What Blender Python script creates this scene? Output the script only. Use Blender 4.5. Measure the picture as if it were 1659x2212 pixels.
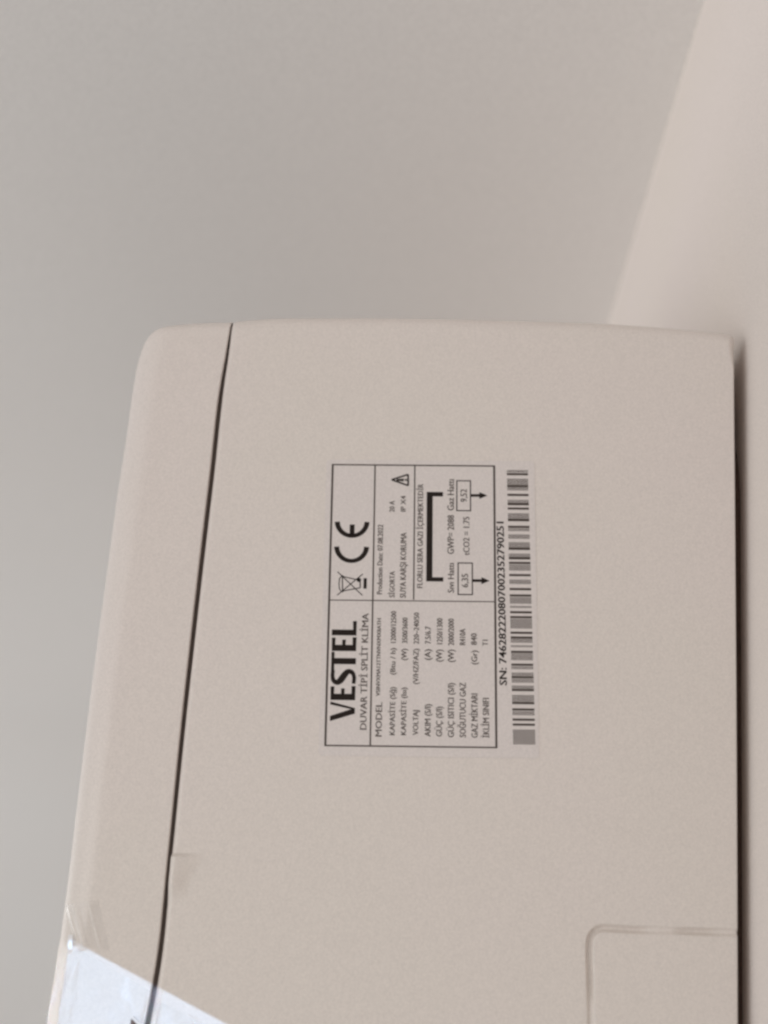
import bpy, math
import numpy as np
from mathutils import Matrix, Vector

# ------------------------------------------------------------------ clear
for o in list(bpy.data.objects):
    bpy.data.objects.remove(o)
scene = bpy.context.scene
COL = scene.collection
MM = 0.001

# ------------------------------------------------------------------ camera
# x runs along the wall towards the viewer, y points at the wall, z is up.
# The end face of the air conditioner lies in the plane x = 0.
cam_data = bpy.data.cameras.new("camera")
cam = bpy.data.objects.new("camera", cam_data)
COL.objects.link(cam)
PITCH, YAW = math.radians(17.786), math.radians(-0.8425)
fwd = Vector((-math.cos(PITCH) * math.cos(YAW), math.cos(PITCH) * math.sin(YAW), math.sin(PITCH)))
rgt = fwd.cross(Vector((0, 0, 1))).normalized()
upv = rgt.cross(fwd)
m3 = Matrix((rgt, upv, -fwd)).transposed()
cam.matrix_world = Matrix.Translation((0.5, 0, 0)) @ m3.to_4x4()
cam_data.sensor_fit = 'VERTICAL'
cam_data.sensor_height = 24.0
cam_data.sensor_width = 18.0
cam_data.lens = 24.0 * 3270.0 / 2212.0
cam_data.clip_start = 0.01
cam_data.clip_end = 100.0
cam_data.dof.use_dof = True
cam_data.dof.focus_distance = 0.515
cam_data.dof.aperture_fstop = 5.0
scene.camera = cam

# ------------------------------------------------------------------ light
W_WORLD, W_WIN, W_ROOM, W_FAR, W_BEAM = 0.29, 7.5, 30.0, 18.0, 0.0112
world = bpy.data.worlds.new("World")
scene.world = world
world.use_nodes = True
bg = world.node_tree.nodes["Background"]
bg.inputs["Color"].default_value = (1.0, 0.985, 0.97, 1)
bg.inputs["Strength"].default_value = W_WORLD

def area(name, loc, target, sx, sy, power, color, spread=180.0, roll=0.0):
    ld = bpy.data.lights.new(name, 'AREA')
    ld.shape = 'RECTANGLE'
    ld.size, ld.size_y = sx, sy
    ld.energy = power
    ld.color = color
    ld.spread = math.radians(spread)
    lo = bpy.data.objects.new(name, ld)
    COL.objects.link(lo)
    q = (Vector(target) - Vector(loc)).to_track_quat('-Z', 'Y')
    lo.matrix_world = Matrix.Translation(loc) @ q.to_matrix().to_4x4() @ Matrix.Rotation(roll, 4, 'Z')
    return lo

# broad soft window light from the open side of the room
area("window_light", (1.3, -2.4, -0.4), (0, 0.0, 0.2), 1.8, 1.4, W_WIN, (1.0, 0.98, 0.96))
# unseen fill lamp, added to brighten the wall above and beyond the unit
area("far_fill_light", (-1.7, -2.3, -0.35), (-0.6, 0.1, 0.3), 1.4, 1.3, W_FAR, (1.0, 0.985, 0.97))
# dim light from the room behind the viewer
area("room_light", (2.3, -2.0, -0.4), (0, -0.1, 0.15), 1.8, 1.5, W_ROOM, (1.0, 0.98, 0.96))
# narrow beam of cool daylight that reaches the lower front corner of the unit
BEAM_ROLL = math.atan2(25.2, 50.1)
ax = Vector((0, 50.1, -25.2)).normalized()          # along the beam's upper edge
nn = Vector((0, -25.2, -50.1)).normalized()         # into the lit side
corner = Vector((0, -0.1080, 0.0175))
bc = corner + ax * 0.035 + nn * 0.035
bdir = Vector((-1.0, -0.22, -0.04)).normalized()
bl = bpy.data.lights.new("daylight_beam", 'AREA')
bl.shape = 'SQUARE'
bl.size = 0.07
bl.energy = W_BEAM
bl.color = (0.47, 0.69, 1.0)
bl.spread = math.radians(0.1)
blo = bpy.data.objects.new("daylight_beam", bl)
COL.objects.link(blo)
zc = -bdir
xc = (ax - zc * ax.dot(zc)).normalized()
yc = zc.cross(xc)
blo.matrix_world = Matrix.Translation(bc - bdir * 0.6) @ Matrix((xc, yc, zc)).transposed().to_4x4()

scene.view_settings.view_transform = 'Standard'
scene.view_settings.look = 'None'
scene.view_settings.exposure = -0.03
scene.view_settings.gamma = 1.0
scene.view_settings.use_curve_mapping = False
scene.render.engine = 'CYCLES'
scene.render.resolution_x = 768
scene.render.resolution_y = 1024
scene.cycles.filter_width = 2.6
scene.cycles.max_bounces = 10
scene.cycles.diffuse_bounces = 8

# ------------------------------------------------------------------ materials
def mat(name, color, rough=0.5, spec=0.5, noise=0.0, nscale=300.0, bump=0.0, bscale=900.0, tint=None, tscale=6.0):
    m = bpy.data.materials.new(name)
    m.use_nodes = True
    nt = m.node_tree
    b = nt.nodes["Principled BSDF"]
    b.inputs["Base Color"].default_value = (*color, 1)
    b.inputs["Roughness"].default_value = rough
    b.inputs["Specular IOR Level"].default_value = spec
    tc = nt.nodes.new("ShaderNodeTexCoord")
    src = None
    if tint is not None:
        n = nt.nodes.new("ShaderNodeTexNoise")
        n.inputs["Scale"].default_value = tscale
        n.inputs["Detail"].default_value = 3.0
        nt.links.new(tc.outputs["Object"], n.inputs["Vector"])
        r = nt.nodes.new("ShaderNodeValToRGB")
        r.color_ramp.elements[0].position = 0.38
        r.color_ramp.elements[1].position = 0.62
        r.color_ramp.elements[0].color = (*color, 1)
        r.color_ramp.elements[1].color = (*tint, 1)
        nt.links.new(n.outputs["Fac"], r.inputs["Fac"])
        src = r.outputs["Color"]
    if noise > 0:
        n = nt.nodes.new("ShaderNodeTexNoise")
        n.inputs["Scale"].default_value = nscale
        n.inputs["Detail"].default_value = 4.0
        n.inputs["Roughness"].default_value = 0.7
        nt.links.new(tc.outputs["Object"], n.inputs["Vector"])
        mr = nt.nodes.new("ShaderNodeMapRange")
        mr.inputs["From Min"].default_value = 0.25
        mr.inputs["From Max"].default_value = 0.75
        mr.inputs["To Min"].default_value = 1.0 - noise
        mr.inputs["To Max"].default_value = 1.0 + noise
        nt.links.new(n.outputs["Fac"], mr.inputs["Value"])
        mx = nt.nodes.new("ShaderNodeMix")
        mx.data_type = 'RGBA'
        mx.blend_type = 'MULTIPLY'
        mx.inputs["Factor"].default_value = 1.0
        if src is None:
            mx.inputs["A"].default_value = (*color, 1)
        else:
            nt.links.new(src, mx.inputs["A"])
        nt.links.new(mr.outputs["Result"], mx.inputs["B"])
        src = mx.outputs["Result"]
    if src is not None:
        nt.links.new(src, b.inputs["Base Color"])
    if bump > 0:
        n = nt.nodes.new("ShaderNodeTexNoise")
        n.inputs["Scale"].default_value = bscale
        n.inputs["Detail"].default_value = 3.0
        nt.links.new(tc.outputs["Object"], n.inputs["Vector"])
        bp = nt.nodes.new("ShaderNodeBump")
        bp.inputs["Strength"].default_value = bump
        bp.inputs["Distance"].default_value = 0.0004
        nt.links.new(n.outputs["Fac"], bp.inputs["Height"])
        nt.links.new(bp.outputs["Normal"], b.inputs["Normal"])
    return m

M_PLASTIC = mat("cream_plastic", (0.735, 0.673, 0.640), 0.40, 0.45, 0.11, 1500, 0.12, 1400, (0.728, 0.675, 0.630), 7.0)
M_WALL = mat("wall_paint", (0.79, 0.732, 0.702), 0.85, 0.2, 0.12, 1300, 0.25, 500, (0.787, 0.734, 0.69), 4.0)
M_CEIL = mat("ceiling_paint", (0.86, 0.852, 0.842), 0.9, 0.2, 0.12, 700, 0.25, 400, (0.86, 0.848, 0.836), 3.0)
M_PAPER = mat("label_paper", (0.71, 0.658, 0.637), 0.4, 0.5, 0.11, 1500)
M_INK = mat("black_ink", (0.02, 0.014, 0.012), 0.6, 0.15)
M_INK2 = mat("fine_ink", (0.075, 0.06, 0.053), 0.6, 0.15)
M_DARK = mat("inner_plastic", (0.42, 0.33, 0.29), 0.7, 0.2)
M_STEEL = mat("galvanised_steel", (0.35, 0.34, 0.33), 0.45, 0.5)

# ------------------------------------------------------------------ helpers
def link_mesh(name, verts, faces, material, parent=None, smooth=True):
    me = bpy.data.meshes.new(name)
    me.from_pydata([tuple(v) for v in verts], [], faces)
    me.materials.append(material)
    if smooth:
        me.polygons.foreach_set("use_smooth", [True] * len(me.polygons))
    me.update()
    o = bpy.data.objects.new(name, me)
    COL.objects.link(o)
    if parent is not None:
        o.parent = parent
        pl = parent
        off = Vector((0, 0, 0))
        while pl is not None:
            off += pl.location
            pl = pl.parent
        me.transform(Matrix.Translation(-off))
    return o

def box(verts, faces, x0, x1, y0, y1, z0, z1):
    b = len(verts)
    verts += [(x0, y0, z0), (x1, y0, z0), (x1, y1, z0), (x0, y1, z0), (x0, y0, z1), (x1, y0, z1), (x1, y1, z1), (x0, y1, z1)]
    faces += [tuple(b + i for i in f) for f in ((0, 3, 2, 1), (4, 5, 6, 7), (0, 1, 5, 4), (1, 2, 6, 5), (2, 3, 7, 6), (3, 0, 4, 7))]

def spline(pts, n, by_len=True):
    """Catmull-Rom through pts, resampled to n points evenly by arc length."""
    p = np.array(pts, float)
    q = np.vstack([2 * p[0] - p[1], p, 2 * p[-1] - p[-2]])
    out = []
    for i in range(1, len(q) - 2):
        t = np.linspace(0, 1, 24, endpoint=False)[:, None]
        a, b, c, d = q[i - 1], q[i], q[i + 1], q[i + 2]
        out.append(0.5 * (2 * b + (c - a) * t + (2 * a - 5 * b + 4 * c - d) * t ** 2 + (3 * b - a - 3 * c + d) * t ** 3))
    out = np.vstack(out + [p[-1:]])
    return out

def sample(poly, ts):
    s = np.concatenate([[0], np.cumsum(np.linalg.norm(np.diff(poly, axis=0), axis=1))])
    s /= s[-1]
    return np.stack([np.interp(ts, s, poly[:, k]) for k in range(2)], 1)

def coons(Lp, Rp, Bp, Tp, us, vs):
    L, R, B, T = sample(Lp, vs), sample(Rp, vs), sample(Bp, us), sample(Tp, us)
    u = us[None, :, None]
    v = vs[:, None, None]
    P = (1 - u) * L[:, None] + u * R[:, None] + (1 - v) * B[None] + v * T[None]
    P -= (1 - u) * (1 - v) * L[0] + u * (1 - v) * R[0] + (1 - u) * v * L[-1] + u * v * R[-1]
    return P

def dist(P, poly):
    sh = P.shape[:2]
    X = P.reshape(-1, 2)
    best = np.full(len(X), 1e9)
    for a, b in zip(poly[:-1], poly[1:]):
        ab = b - a
        l2 = ab @ ab
        if l2 < 1e-12:
            continue
        t = np.clip(((X - a) @ ab) / l2, 0, 1)
        d = X - (a + t[:, None] * ab)
        best = np.minimum(best, d[:, 0] ** 2 + d[:, 1] ** 2)
    return np.sqrt(best).reshape(sh)

def fil(d, r):
    k = np.clip(r - d, 0, r)
    return r - np.sqrt(np.maximum(r * r - k * k, 0))

def sstep(a, b, x):
    t = np.clip((x - a) / (b - a), 0, 1)
    return t * t * (3 - 2 * t)

def thin(poly, n):
    return sample(poly, np.linspace(0, 1, n))

def grid_mesh(name, P, X, material, parent, skirts, mask=None):
    """P: (nv,nu,2) in mm (y,z); X: (nv,nu) in mm. skirts: list of (edge, depths)."""
    nv, nu = X.shape
    V = np.stack([X, P[..., 0], P[..., 1]], -1).reshape(-1, 3) * MM
    idx = np.arange(nv * nu).reshape(nv, nu)
    q = np.stack([idx[:-1, :-1], idx[:-1, 1:], idx[1:, 1:], idx[1:, :-1]], -1)
    if mask is not None:
        q = q[mask]
    q = q.reshape(-1, 4)
    verts = [tuple(v) for v in V.tolist()]
    faces = [tuple(f) for f in q.tolist()]
    rows = {'L': idx[:, 0], 'R': idx[::-1, -1], 'B': idx[0, ::-1], 'T': idx[-1, :]}
    for e, depths in skirts:
        prev = rows[e].tolist()
        for dep in depths:
            cur = []
            for i in rows[e].tolist():
                v = V[i]
                cur.append(len(verts))
                verts.append((min(dep * MM, v[0] - 1e-4), v[1], v[2]))
            for a in range(len(prev) - 1):
                faces.append((prev[a], prev[a + 1], cur[a + 1], cur[a]))
            prev = cur
    if mask is not None:
        used = sorted({i for f in faces for i in f})
        mp = {o: n for n, o in enumerate(used)}
        verts = [verts[i] for i in used]
        faces = [tuple(mp[i] for i in f) for f in faces]
    return link_mesh(name, verts, faces, material, parent)

# ------------------------------------------------------------------ setting
def wy(z):                                    # the wall's face
    return 0.1083 + 0.0678 * z

ZC = 0.4346
v, f = [], []
zb, zt, xa, xb = -1.6, ZC + 0.03, -4.2, 1.3
v = [(xa, wy(zb), zb), (xb, wy(zb), zb), (xb, wy(zt), zt), (xa, wy(zt), zt),
     (xa, wy(zb) + 0.1, zb), (xb, wy(zb) + 0.1, zb), (xb, wy(zt) + 0.1, zt), (xa, wy(zt) + 0.1, zt)]
f = [(0, 1, 2, 3), (5, 4, 7, 6), (1, 5, 6, 2), (4, 0, 3, 7), (3, 2, 6, 7), (4, 5, 1, 0)]
wall = link_mesh("wall", v, f, M_WALL, smooth=False)
wall["kind"] = "structure"
prof_c = [(xb, ZC), (0.0, ZC), (-1.0, ZC), (-1.9, ZC), (-1.96, ZC)] + [(-2.0 - 1.5 * math.sin(math.radians(t)), ZC - 1.5 + 1.5 * math.cos(math.radians(t))) for t in range(0, 91, 3)] + [(-3.5, zb)]
v, f = [], []
for (xx, zz) in prof_c:                        # the ceiling and the coved end of the room
    yr = wy(zz) + 0.002
    v += [(xx, -3.2, zz), (xx, yr, zz)]
n = len(prof_c)
for i in range(n - 1):
    f.append((2 * i, 2 * i + 2, 2 * i + 3, 2 * i + 1))
ceil = link_mesh("ceiling", v, f, M_CEIL)
sol = ceil.modifiers.new("thickness", 'SOLIDIFY')
sol.thickness = 0.06
sol.offset = -1.0
sol.use_rim = False
ceil["kind"] = "structure"

# ------------------------------------------------------------------ air conditioner
LEN = -850.0
root = bpy.data.objects.new("air_conditioner", None)
COL.objects.link(root)
root.location = (-0.425, 0.0, -0.062)
root.empty_display_size = 0.05
root["label"] = "cream plastic wall air conditioner seen from its end, with a printed rating label"
root["category"] = "air conditioner"

SEAM = [(-62.5, 234.9), (-64.0, 219.9), (-65.2, 210.2), (-66.25, 198.8), (-67.1, 186.0), (-67.9, 174.3), (-70.5, 140.7),
        (-72.6, 111.8), (-74.1, 90.5), (-75.4, 69.8), (-76.35, 53.6), (-77.1, 41.2), (-77.75, 29.0), (-78.5, 16.9),
        (-79.8, 5.2), (-81.8, -7.7), (-85.5, -25.0), (-90.5, -42.0)]
seam = spline(SEAM, 0)
def half_gap(z):
    return np.interp(z, [-50, 0, 40, 150, 200, 215, 228, 236], [0.95, 0.8, 0.62, 0.72, 0.72, 0.55, 0.3, 0.12])
hg = half_gap(seam[:, 1])
seamL = thin(np.stack([seam[:, 0] - hg, seam[:, 1]], 1), 160)[::-1]      # panel side, bottom -> top
seamR = thin(np.stack([seam[:, 0] + hg, seam[:, 1]], 1), 160)[::-1]      # body side

FRONT = [(-110.5, -44.0), (-114.0, -30.0), (-115.0, -8.0), (-113.6, 8.0), (-112.3, 25.0), (-111.1, 42.0), (-110.2, 58.0), (-109.0, 78.0),
         (-107.9, 95.0), (-106.9, 110.2), (-105.8, 125.0), (-104.6, 141.0), (-102.8, 165.3), (-102.0, 174.5), (-100.8, 187.0),
         (-99.8, 199.0), (-98.8, 211.5), (-98.0, 218.5), (-97.2, 222.6), (-95.6, 226.7), (-92.9, 230.3)]
front = spline(FRONT, 0)
PTOP = [(-92.9, 230.3), (-89.8, 232.5), (-85.5, 233.7), (-78.6, 234.35), (-72.1, 234.75), tuple(seamL[-1])]
ptop = spline(PTOP, 0)
pbot = spline([(-110.5, -44.0), (-103.0, -47.0), tuple(seamL[0])], 0)

def axis(n, dense):
    """0..1 with n even steps plus dense intervals (a, b, count)."""
    s = [np.linspace(0, 1, n)]
    for a, b, c in dense:
        s.append(np.linspace(a, b, c))
    s = np.unique(np.round(np.concatenate(s), 5))
    return s[np.concatenate([[True], np.diff(s) > 1e-4])]

# --- front panel
us = axis(70, [(0, 0.3, 60), (0.96, 1, 14)])
vs = axis(200, [(0.95, 1.0, 40), (0.2, 0.27, 40)])
P = coons(front, seamL, pbot, ptop, us, vs)
dF = dist(P, thin(np.vstack([front, ptop[1:]]), 160))
dS = dist(P, seamL)
Z = P[..., 1]
round_up = fil(dF, 11.0)
cham = np.clip(5.0 - dF, 0, 5) * 1.55 + fil(dF, 0.8)
w = sstep(14.5, 19.5, Z)
wtop = sstep(222, 232, Z)
prof = w * round_up + (1 - w) * cham
prof = prof * (1 - wtop) + wtop * fil(dF, 6.0)
def panel_height(prof, dS):
    return -(prof + fil(dS, 0.35))
XP = panel_height(prof, dS)
panel = grid_mesh("front_panel", P, XP, M_PLASTIC, root, [('L', (-12, -16, -60, LEN)), ('T', (-8, -12, -60, LEN)), ('R', (-2.2,)), ('B', (-12, -60, LEN))])

# --- body end and shell
BTOP = [tuple(seamR[-1]), (-46.9, 236.1), (-22.0, 236.1), (-0.6, 235.9), (25.6, 235.2), (61.6, 233.8), (75.4, 233.0), (92.9, 231.5), (109.0, 229.8), (115.5, 228.9), (119.5, 228.0)]
BBACK = [(99.5, -60.0), (103.1, -7.8), (106.2, 37.5), (110.5, 102.7), (114.4, 164.2), (117.3, 211.0), (118.0, 218.5), (118.6, 223.5), (119.5, 228.0)]
BBOT = [tuple(seamR[0]), (-70.0, -54.0), (-40.0, -60.5), (20.0, -61.0), (99.5, -60.0)]
btop, bback, bbot = spline(BTOP, 0), spline(BBACK, 0), spline(BBOT, 0)
us = axis(150, [(0, 0.09, 60), (0.735, 0.815, 70), (0.985, 1, 14)])
vs = axis(190, [(0.95, 1, 50), (0.2, 0.4, 150)])
P = coons(seamR, bback, bbot, btop, us, vs)
Y, Z = P[..., 0], P[..., 1]
dS = dist(P, seamR)
dT = dist(P, thin(btop, 60))
dB = dist(P, thin(bback, 50))
X = -fil(dS, 1.8) - fil(dT, 5.5) - fil(dB, 0.5 + 2.5 * sstep(212, 224, Z))
# swelling beside the seam, shaped so its slope shades like a finger recess
reach = 7.0 + 4.0 * sstep(34, 44, Z)
swell = (1 - sstep(0.0, 1.0, dS / reach)) * sstep(28.5, 36, Z) * (1 - sstep(43.2, 44.8, Z))
X += 2.0 * swell
# moulded knock-out for the pipes: a groove with thin bridges
KN = spline([(56.6, -62.0), (57.2, -20.0), (57.6, 5.0), (57.7, 14.0), (58.6, 18.8), (61.6, 20.9), (66.0, 20.9), (74.0, 20.5), (90.0, 20.1), (107.0, 19.5)], 0)
KNt = thin(KN, 140)
dK = dist(P, KNt)
depth = np.full_like(Y, 1.9)
depth *= 1 - 0.62 * sstep(74.0, 79.0, Y) * (1 - sstep(84.0, 89.0, Y))
depth *= 1 - 0.5 * sstep(96.0, 101.0, Y)
depth *= 1 - 0.45 * (1 - sstep(-3.0, 3.0, Z)) * (Y < 64)
X -= depth * np.exp(-(dK / 0.95) ** 4)
inside = (Y > np.interp(Z, KNt[:90, 1], KNt[:90, 0])) & (Z < np.interp(Y, KNt[70:, 0], KNt[70:, 1]))
ic = inside[:-1, :-1] & inside[1:, 1:] & inside[1:, :-1] & inside[:-1, 1:]
body = grid_mesh("body", P, X, M_PLASTIC, root, [('L', (-2.6,)), ('T', (-7, -10, -60, LEN)), ('R', (-3, -30, LEN)), ('B', (-4, -30, LEN))], mask=~ic)
knock = grid_mesh("pipe_knockout", P, X, M_PLASTIC, root, [], mask=ic)
knock["label"] = "grooved pipe knock-out in the lower rear corner"

# far end cap
loop = np.vstack([thin(pbot, 6)[::-1][1:], thin(front, 40)[1:], thin(ptop, 14)[1:-1], thin(btop, 30), thin(bback, 30)[::-1][1:], thin(bbot, 20)[::-1][1:]])
v = [(LEN * MM, a * MM, b * MM) for a, b in loop]
link_mesh("end_cap", v, [tuple(range(len(v)))], M_PLASTIC, root, smooth=False)

# inner chassis, wall bracket and louver
v, f = [], []
box(v, f, -0.83, -0.0055, -0.088, 0.088, -0.036, 0.225)
link_mesh("inner_chassis", v, f, M_DARK, root, smooth=False)
for xs in ((-0.30, -0.12), (-0.73, -0.55)):
    v, f = [], []
    b = 0
    for xx in xs:
        for zz in (0.02, 0.19):
            v += [(xx, wy(zz) + 0.0005, zz), (xx, wy(zz) - 0.0075, zz)]
    f += [tuple(b + i for i in q) for q in ((0, 2, 3, 1), (4, 5, 7, 6), (0, 1, 5, 4), (2, 6, 7, 3), (0, 4, 6, 2), (1, 3, 7, 5))]
    link_mesh("wall_bracket", v, f, M_STEEL, root, smooth=False)
# strip added behind the rear edge, its dark colour deepening the gap's shade
M_SHADE = mat("painted_shade", (0.13, 0.088, 0.072), 0.95, 0.1, 0.3, 1200)
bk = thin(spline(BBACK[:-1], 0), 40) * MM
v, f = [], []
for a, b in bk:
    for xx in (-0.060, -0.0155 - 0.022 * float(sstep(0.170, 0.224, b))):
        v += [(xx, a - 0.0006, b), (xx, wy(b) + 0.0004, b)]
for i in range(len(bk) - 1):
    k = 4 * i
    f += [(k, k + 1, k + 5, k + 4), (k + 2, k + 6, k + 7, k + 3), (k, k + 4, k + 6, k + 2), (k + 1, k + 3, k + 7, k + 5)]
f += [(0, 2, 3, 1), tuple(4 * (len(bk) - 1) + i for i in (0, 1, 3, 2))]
link_mesh("gap_shade_strip", v, f, M_SHADE, root, smooth=False)
lp = spline([(-92.0, -47.5), (-75.0, -57.0), (-55.0, -63.0), (-30.0, -65.5)], 0)[::8]
v, f = [], []
for (a, b) in lp:
    for xx in (-0.80, -0.05):
        v += [(xx, a * MM, b * MM), (xx, a * MM, (b - 2.2) * MM)]
for i in range(len(lp) - 1):
    k = 4 * i
    f += [(k, k + 2, k + 6, k + 4), (k + 1, k + 5, k + 7, k + 3), (k, k + 4, k + 5, k + 1), (k + 2, k + 3, k + 7, k + 6)]
f += [(0, 1, 3, 2), tuple(4 * (len(lp) - 1) + i for i in (0, 2, 3, 1))]
link_mesh("louver", v, f, M_PLASTIC, root, smooth=False)

# ------------------------------------------------------------------ rating label
LC = np.array([2.21, 128.22])
LR = 0.0147
LW, LH = 98.5, 56.5
sd = np.array([math.sin(LR), math.cos(LR)])
td = np.array([math.cos(LR), -math.sin(LR)])
def L2(s, t):
    p = LC + (s - LW / 2) * sd + (t - LH / 2) * td
    return p[0], p[1]

label = None
def sheet(name, loop, x, material, parent):
    pts = [L2(s, t) for s, t in loop]
    n = len(pts)
    v = [(x * MM, a * MM, b * MM) for a, b in pts] + [(0.02 * MM, a * MM, b * MM) for a, b in pts]
    f = [tuple(range(n))] + [(i, (i + 1) % n, n + (i + 1) % n, n + i) for i in range(n)]
    return link_mesh(name, v, f, material, parent, smooth=False)
R_ = 1.2
def rrect(s0, s1, t0, t1, r):
    out = []
    for cs, ct, a0 in ((s1 - r, t0 + r, -90), (s1 - r, t1 - r, 0), (s0 + r, t1 - r, 90), (s0 + r, t0 + r, 180)):
        for k in range(5):
            a = math.radians(a0 + 22.5 * k)
            out.append((cs + r * math.cos(a), ct + r * math.sin(a)))
    return out
label = sheet("rating_label", rrect(-3.4, 100.4, -2.2, 70.6, R_), 0.16, M_PAPER, root)
label["label"] = "pale rating label printed with black technical text and a barcode"

class Ink:
    def __init__(self):
        self.v, self.f = [], []
    def poly(self, pts):
        b = len(self.v)
        self.v += [L2(s, t) for s, t in pts]
        self.f.append(tuple(range(b, b + len(pts))))
    def rect(self, s0, s1, t0, t1):
        self.poly([(s0, t0), (s1, t0), (s1, t1), (s0, t1)])
    def line(self, a, b, w):
        a, b = np.array(a, float), np.array(b, float)
        d = (b - a) / np.linalg.norm(b - a)
        n = np.array([-d[1], d[0]]) * w / 2
        self.poly([a + n, b + n, b - n, a - n])
    def stroke(self, pts, ws):
        pts = np.array(pts, float)
        t = np.gradient(pts, axis=0)
        t /= np.linalg.norm(t, axis=1)[:, None]
        n = np.stack([-t[:, 1], t[:, 0]], 1) * (np.array(ws)[:, None] / 2)
        A, B = pts + n, pts - n
        for i in range(len(pts) - 1):
            self.poly([A[i], A[i + 1], B[i + 1], B[i]])
    def build(self, name, material=None, x=0.19):
        v = [(x * MM, a * MM, b * MM) for a, b in self.v]
        return link_mesh(name, v, self.f, material or M_INK, label, smooth=False)

# frame and dividers
k = Ink()
k.rect(0, LW, -0.35, 0.35); k.rect(0, LW, LH - 0.35, LH + 0.35)
k.rect(-0.25, 0.25, -0.35, LH + 0.35); k.rect(LW - 0.25, LW + 0.25, -0.35, LH + 0.35)
k.build("border_line", M_INK2, 0.19)
k = Ink(); k.rect(0.25, LW - 0.25, 14.6, 15.1); k.rect(50.0, LW - 0.25, 28.55, 29.0); k.rect(49.4, 49.75, 0.35, 14.6); k.rect(49.4, 49.75, 15.1, LH - 0.35)
k.build("divider_line", M_INK2, 0.20)

# brand lettering: flared strokes, heavy stems and light arms
k = Ink()
T0, T1 = 1.3, 9.55
def V_(s):
    k.poly([(s, T0), (s + 1.75, T0), (s + 4.1, T1 - 1.3), (s + 4.0, T1), (s + 2.6, T1)])
    k.poly([(s + 5.6, T0), (s + 6.6, T0), (s + 4.5, T1), (s + 4.0, T1), (s + 4.1, T1 - 1.3)])
def E_(s, w):
    k.rect(s, s + 2.15, T0, T1)
    for t, h, q in ((T0, 1.15, 1.0), ((T0 + T1) / 2 - 0.6, 1.1, 0.86), (T1 - 1.25, 1.25, 1.04)):
        k.poly([(s + 2.0, t), (s + w * q, t - 0.05), (s + w * q, t + h + 0.08), (s + 2.0, t + h)])
V_(8.1)
E_(15.2, 4.6)
sp = spline([(25.3, T0 + 0.62), (23.6, T0 + 0.5), (21.9, T0 + 0.85), (21.2, T0 + 2.0), (21.9, T0 + 3.2), (23.6, T0 + 4.4), (24.9, T0 + 5.7), (24.5, T1 - 1.1), (22.9, T1 - 0.5), (20.7, T1 - 0.65)], 0)[::5]
uu = np.linspace(0, 1, len(sp))
k.stroke(sp, 1.25 + 0.95 * np.exp(-((uu - 0.5) / 0.22) ** 2))
k.rect(25.1, 31.6, T0 - 0.05, T0 + 1.0)
k.rect(27.4, 29.5, T0 + 1.0, T1)
E_(31.9, 4.6)
k.rect(37.3, 39.3, T0 - 0.1, T1)
k.poly([(39.3, T1 - 1.15), (42.3, T1 - 1.25), (42.3, T1 + 0.05), (39.3, T1)])
k.build("brand_lettering", M_INK, 0.19)

# CE mark
k = Ink()
for cs in (77.75, 68.75):
    a = np.radians(np.linspace(92, 268, 40))
    pts = np.stack([cs + 5.25 * np.cos(a), 7.25 + 5.15 * np.sin(a)], 1)
    k.stroke(pts, np.interp(np.linspace(0, 1, 40), [0, 0.5, 1], [1.75, 1.45, 1.75]))
k.rect(72.9, 76.6, 6.45, 8.15)
k.build("ce_mark", M_INK, 0.19)

# crossed-out wheeled bin
k = Ink()
k.line((59.6, 2.6), (51.3, 11.3), 0.34); k.line((58.9, 11.3), (51.3, 2.7), 0.34)
k.stroke([(57.9, 4.9), (58.1, 4.0), (57.2, 3.4), (55.4, 3.2), (53.6, 3.4), (52.6, 4.0), (52.8, 4.9)], [0.35] * 7)
k.line((58.4, 4.3), (52.3, 4.5), 0.38)
k.line((57.9, 4.5), (56.6, 10.4), 0.36); k.line((52.8, 4.6), (54.0, 10.5), 0.36); k.line((56.6, 10.4), (54.0, 10.5), 0.4)
k.poly([(56.75 + 0.75 * math.cos(a), 10.0 + 0.75 * math.sin(a)) for a in np.linspace(0, 2 * math.pi, 14, endpoint=False)])
k.rect(53.7, 57.4, 11.6, 12.7)
k.build("bin_symbol", M_INK, 0.19)

# warning triangle
k = Ink()
tri = [(93.1, 20.7), (95.1, 26.45), (91.0, 26.5)]
for a, b in ((0, 1), (1, 2), (2, 0)):
    k.line(tri[a], tri[b], 0.6)
k.poly([(93.4, 22.4), (93.55, 25.0), (92.55, 25.0), (92.7, 22.4)])
k.rect(92.75, 93.4, 25.3, 26.1)
k.build("warning_triangle", M_INK, 0.19)

# pipe diagram
k = Ink()
k.rect(56.5, 88.75, 33.0, 35.1); k.rect(87.1, 88.75, 35.1, 38.65); k.rect(56.5, 58.0, 35.1, 38.85)
for s0, s1, t0, t1 in ((82.0, 92.95, 43.45, 48.2), (52.0, 63.15, 43.9, 48.75)):
    k.rect(s0, s1, t0 - 0.2, t0 + 0.2); k.rect(s0, s1, t1 - 0.2, t1 + 0.2)
    k.rect(s0 - 0.2, s0 + 0.2, t0 - 0.2, t1 + 0.2); k.rect(s1 - 0.2, s1 + 0.2, t0 - 0.2, t1 + 0.2)
for s, t in ((87.6, 48.4), (56.95, 48.95)):
    k.rect(s - 0.5, s + 0.5, t, t + 3.0)
    k.poly([(s - 1.25, t + 2.9), (s + 1.25, t + 2.9), (s, t + 5.7)])
k.build("pipe_diagram", M_INK, 0.19)

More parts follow.
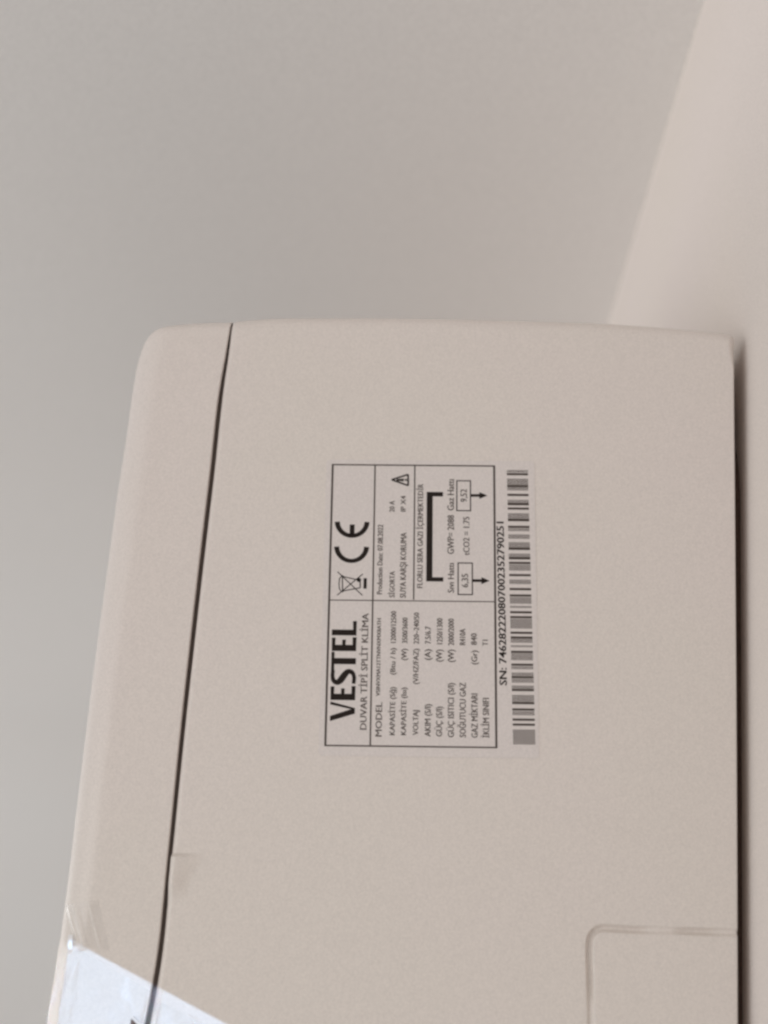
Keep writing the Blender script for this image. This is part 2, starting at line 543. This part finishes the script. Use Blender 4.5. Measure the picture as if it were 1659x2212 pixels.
# small lettering
TEXT = [
    ("DUVAR TİPİ SPLİT KLİMA", 5.36, 44.96, 11.35, 13.5),
    ("MODEL", 3.13, 14.52, 16.50, 18.60), ("VSINVXMA12TTNVNXMXIIATH", 16.69, 43.24, 16.5, 17.8),
    ("KAPASİTE (Sğ)", 3.67, 19.70, 21.2, 22.9), ("(Btu / h)", 23.98, 33.03, 21.13, 22.83), ("12000/12500", 34.88, 45.82, 21.15, 22.9),
    ("KAPASİTE (Isı)", 3.72, 19.62, 24.95, 26.65), ("(W)", 28.96, 32.83, 24.83, 26.62), ("3500/3600", 34.80, 43.60, 25.05, 26.8),
    ("VOLTAJ", 3.77, 11.99, 28.9, 30.7), ("(V/HZ/FAZ)", 20.88, 32.87, 28.85, 30.6), ("220~240/50", 34.60, 45.41, 28.92, 30.66),
    ("AKIM (S/I)", 3.33, 14.09, 32.82, 34.79), ("(A)", 29.11, 32.76, 32.66, 34.69), ("7.5/6.7", 34.70, 40.63, 32.76, 34.65),
    ("GÜÇ (S/I)", 3.38, 13.31, 36.59, 38.58), ("(W)", 28.60, 32.67, 36.49, 38.52), ("1250/1300", 34.61, 43.51, 36.74, 38.63),
    ("GÜÇ ISITICI (S/I)", 3.15, 21.32, 40.50, 42.50), ("(W)", 28.50, 32.71, 40.45, 42.50), ("2000/2000", 34.23, 43.41, 40.58, 42.49),
    ("SOĞUTUCU GAZ", 3.20, 21.51, 44.4, 46.45), ("R410A", 34.41, 39.92, 44.42, 46.34),
    ("GAZ MİKTARI", 3.12, 17.84, 48.3, 50.38), ("(Gr)", 27.76, 32.52, 48.37, 50.30), ("840", 34.46, 38.41, 48.25, 50.19),
    ("İKLİM SINIFI", 3.16, 16.37, 52.1, 54.16), ("T1", 34.22, 36.20, 52.1, 53.9),
    ("Production Date: 07.08.2022", 51.76, 76.55, 16.2, 18.0), ("SİGORTA", 50.69, 59.87, 20.5, 22.25), ("20 A", 81.28, 85.26, 20.09, 21.86),
    ("SUYA KARŞI KORUMA", 50.61, 73.71, 24.1, 26.1), ("IP X4", 81.45, 87.10, 24.0, 25.7),
    ("FLORLU SERA GAZI İÇERMEKTEDİR", 54.12, 91.54, 29.90, 31.75),
    ("Sıvı Hattı", 52.55, 62.95, 40.41, 42.48), ("GWP= 2088", 66.27, 80.23, 40.24, 42.47), ("Gaz Hattı", 81.98, 93.34, 40.21, 42.46),
    ("9,52", 85.14, 89.79, 44.73, 46.95), ("6,35", 54.47, 59.24, 45.12, 47.3), ("tCO2 = 1.75", 65.89, 79.69, 45.69, 47.8),
]
def text_mesh(string, weight=0.0):
    cu = bpy.data.curves.new("glyphs", 'FONT')
    cu.body = string
    cu.size = 1.0
    cu.resolution_u = 2
    cu.offset = weight
    to = bpy.data.objects.new("glyphs", cu)
    COL.objects.link(to)
    bpy.context.view_layer.update()
    me = bpy.data.meshes.new_from_object(to.evaluated_get(bpy.context.evaluated_depsgraph_get()))
    vs_ = np.array([vv.co[:2] for vv in me.vertices])
    fs_ = [tuple(p.vertices) for p in me.polygons]
    bpy.data.objects.remove(to)
    bpy.data.curves.remove(cu)
    bpy.data.meshes.remove(me)
    return vs_, fs_

CAP = float(text_mesh("H")[0][:, 1].max())
def add_text(ink, string, s0, s1, t0, t1, weight=0.0, shear=0.0):
    vv, ff = text_mesh(string, weight)
    lo, hi = vv.min(0), vv.max(0)
    lo[1], hi[1] = 0.0, CAP
    b = len(ink.v)
    for p in vv:
        s = s0 + (p[0] - lo[0]) / (hi[0] - lo[0]) * (s1 - s0)
        t = t1 - (p[1] - lo[1]) / (hi[1] - lo[1]) * (t1 - t0)
        ink.v.append(L2(s, t + shear * s))
    ink.f += [tuple(b + i for i in q) for q in ff]

for row in TEXT:
    k = Ink()
    add_text(k, *row, weight=0.0)
    n = len(k.v)
    k.v += [(a, b + 0.13) for a, b in k.v]          # second strike of the print head thickens the letters
    k.f += [tuple(n + i for i in q) for q in k.f]
    o = k.build("printed_text", M_INK2, 0.19)
    for i in range(n, 2 * n):
        o.data.vertices[i].co.x += 0.006 * MM
k = Ink()
add_text(k, "SN: 746282220807002352790251", 20.8, 78.0, 57.95, 60.35, 0.01, -0.0095)
n = len(k.v)
k.v += [(a, b + 0.16) for a, b in k.v]
k.f += [tuple(n + i for i in q) for q in k.f]
o = k.build("serial_number", M_INK, 0.19)
for i in range(n, 2 * n):
    o.data.vertices[i].co.x += 0.006 * MM

# barcode
BARS = [(96.26, 97.17, 0), (95.24, 95.9, 1), (91.76, 94.01, 0), (90.89, 91.55, 1), (89.66, 90.86, 0), (87.6, 88.26, 1), (84.9, 86.23, 0), (84.21, 84.87, 1),
        (82.64, 83.29, 1), (79.12, 81.34, 0), (78.41, 79.06, 1), (76.0, 76.64, 1), (74.85, 75.88, 0), (72.06, 73.68, 0), (68.85, 70.89, 0), (68.09, 68.73, 1),
        (65.36, 66.81, 0), (64.69, 65.33, 1), (63.06, 63.7, 1), (60.72, 62.89, 0), (58.73, 59.36, 1), (55.97, 57.55, 0), (53.79, 54.42, 1), (51.55, 52.18, 1),
        (49.06, 51.35, 0), (47.58, 48.3, 0), (45.68, 46.31, 1), (43.98, 44.6, 1), (40.42, 43.81, 0), (38.56, 39.18, 1), (36.93, 37.55, 1), (35.5, 36.9, 0),
        (33.96, 34.66, 0), (31.97, 32.59, 1), (29.49, 31.86, 0), (27.6, 28.21, 1), (26.43, 27.41, 0), (24.22, 25.33, 0), (23.36, 23.97, 1), (21.87, 23.25, 0),
        (19.81, 20.91, 0), (19.01, 19.61, 1), (15.41, 17.74, 0), (14.62, 15.22, 1), (12.46, 13.06, 1), (10.91, 12.27, 0), (9.06, 9.66, 1), (7.41, 8.0, 1), (1.17, 6.16, 0)]
k = Ink()
for s0, s1, dark in BARS:
    spans = [(s0 - 0.08, s1 + 0.08)]
    if not dark:                                   # run of the narrowest bars
        n = max(1, int(round((s1 - s0) / 0.34)))
        st_ = (s1 - s0) / n
        spans = [(s0 + i * st_, s0 + i * st_ + st_ * 0.55) for i in range(n)]
    for a, b in spans:
        sh = -0.0118 * (a - 3.7)
        k.poly([(a, 62.0 + sh), (b, 62.0 + sh), (b, 69.35 + sh), (a, 69.35 + sh)])
k.build("barcode", M_INK2, 0.19)

# ------------------------------------------------------------------ clear film on the panel's lower corner
mt = bpy.data.materials.new("clear_film")
mt.use_nodes = True
nt = mt.node_tree
nt.nodes.clear()
out = nt.nodes.new("ShaderNodeOutputMaterial")
mix = nt.nodes.new("ShaderNodeMixShader")
tr = nt.nodes.new("ShaderNodeBsdfTransparent")
pb = nt.nodes.new("ShaderNodeBsdfPrincipled")
pb.inputs["Base Color"].default_value = (0.92, 0.92, 0.91, 1)
pb.inputs["Roughness"].default_value = 0.14
pb.inputs["Specular IOR Level"].default_value = 0.8
lw = nt.nodes.new("ShaderNodeLayerWeight")
lw.inputs["Blend"].default_value = 0.3
mr = nt.nodes.new("ShaderNodeMapRange")
mr.inputs["To Min"].default_value = 0.10
mr.inputs["To Max"].default_value = 0.75
nt.links.new(lw.outputs["Facing"], mr.inputs["Value"])
nt.links.new(mr.outputs["Result"], mix.inputs["Fac"])
nt.links.new(tr.outputs[0], mix.inputs[1])
nt.links.new(pb.outputs[0], mix.inputs[2])
nt.links.new(mix.outputs[0], out.inputs["Surface"])

FR_T = thin(front, 160)
na, nb = 70, 40
pp, qq = np.meshgrid(np.linspace(0, 1, na), np.linspace(0, 1, nb))
yy = -111.2 + 12.0 * pp + 4.5 * qq + 0.6 * np.sin(pp * 9.0) * qq
zz = 28.6 - 11.5 * qq - 3.2 * pp * qq + 1.2 * pp * (1 - qq)
dd = dist(np.stack([yy, zz], -1), FR_T)
ww = sstep(14.5, 19.5, zz)
xx = -(ww * fil(dd, 11.0) + (1 - ww) * (np.clip(5 - dd, 0, 5) * 1.55 + fil(dd, 0.8)))
def ridge(c, wdt, hgt):
    u = np.abs(pp - c) / wdt
    return hgt * np.clip(1 - u, 0, 1)
xx += 0.08 + ridge(0.10, 0.05, 0.5) + ridge(0.30, 0.16, 1.1) * (0.35 + 0.65 * qq) + ridge(0.74, 0.04, 0.35) * (0.3 + qq)
idx = np.arange(na * nb).reshape(nb, na)
v = (np.stack([xx, yy, zz], -1).reshape(-1, 3) * MM).tolist()
f = np.stack([idx[:-1, :-1], idx[1:, :-1], idx[1:, 1:], idx[:-1, 1:]], -1).reshape(-1, 4).tolist()
film = link_mesh("clear_film", v, f, mt, root)
film["label"] = "wrinkled clear film on the lower front corner"

# small white fold added to stand in for the bright glint at the corner
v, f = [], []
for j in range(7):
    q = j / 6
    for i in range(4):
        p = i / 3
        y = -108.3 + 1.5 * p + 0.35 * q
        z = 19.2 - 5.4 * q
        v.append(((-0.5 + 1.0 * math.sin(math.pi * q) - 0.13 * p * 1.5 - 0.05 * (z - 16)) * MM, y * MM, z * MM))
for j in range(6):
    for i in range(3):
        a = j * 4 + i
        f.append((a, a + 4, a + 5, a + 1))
mf = mat("glint_fold", (0.92, 0.93, 0.95), 0.2, 1.0)
link_mesh("glint_fold", v, f, mf, film)

# film sheets added on the panel and body to mottle the daylight patch
m2 = mt.copy()
m2.name = "clear_film_mottled"
n2 = m2.node_tree
tc2 = n2.nodes.new("ShaderNodeTexCoord")
nz = n2.nodes.new("ShaderNodeTexNoise")
nz.inputs["Scale"].default_value = 95.0
nz.inputs["Detail"].default_value = 2.5
bp2 = n2.nodes.new("ShaderNodeBump")
bp2.inputs["Strength"].default_value = 1.0
bp2.inputs["Distance"].default_value = 0.002
n2.links.new(tc2.outputs["Object"], nz.inputs["Vector"])
n2.links.new(nz.outputs["Fac"], bp2.inputs["Height"])
for nd in n2.nodes:
    if nd.type == 'BSDF_PRINCIPLED':
        n2.links.new(bp2.outputs["Normal"], nd.inputs["Normal"])
        nd.inputs["Roughness"].default_value = 0.3
    if nd.type == 'MAP_RANGE':
        nd.inputs["To Min"].default_value = 0.15
def film_sheet(loop):
    pts = np.array(loop)
    v = [(0.10 * MM, a * MM, b * MM) for a, b in pts] + [(0.02 * MM, a * MM, b * MM) for a, b in pts]
    n = len(pts)
    f = [tuple(range(n))] + [(i, (i + 1) % n, n + (i + 1) % n, n + i) for i in range(n)]
    return link_mesh("clear_film", v, f, m2, root, smooth=False)
sl = seamL[(seamL[:, 1] < 2.6) & (seamL[:, 1] > -41)]
dl = thin(front, 200)
dl = dl[(dl[:, 1] < 12.5) & (dl[:, 1] > -39)]
film_sheet([tuple(p) for p in (sl - [0.6, 0])] + [(-101.0, 13.0), (-105.5, 15.2)] + [tuple(p) for p in (dl + [5.4, 0])[::-1]])
sr = seamR[(seamR[:, 1] < -0.9) & (seamR[:, 1] > -38)]
film_sheet([tuple(p) for p in (sr + [2.0, 0])[::-1]] + [(-60.0, -36.0), (-20.0, -36.0), (-10.0, -33.2)])

# small latch at the panel's lower edge: a raised lip over a dark wedge painted as slot shade
def latch(name, pts, x0, x1, material, parent):
    n = len(pts)
    v = [(x1 * MM, a * MM, b * MM) for a, b in pts] + [(x0 * MM, a * MM, b * MM) for a, b in pts]
    f = [tuple(range(n))] + [(i, (i + 1) % n, n + (i + 1) % n, n + i) for i in range(n)]
    return link_mesh(name, v, f, material, parent, smooth=False)
lat = latch("panel_latch", [(-86.6, -6.0), (-86.1, -5.6), (-81.9, -9.2), (-82.4, -10.0)], -0.5, 1.0, M_PLASTIC, root)
latch("latch_slot_shade", [(-86.7, -6.3), (-82.6, -10.1), (-82.9, -13.0), (-87.4, -13.0)], -0.5, 0.16, M_SHADE, lat)
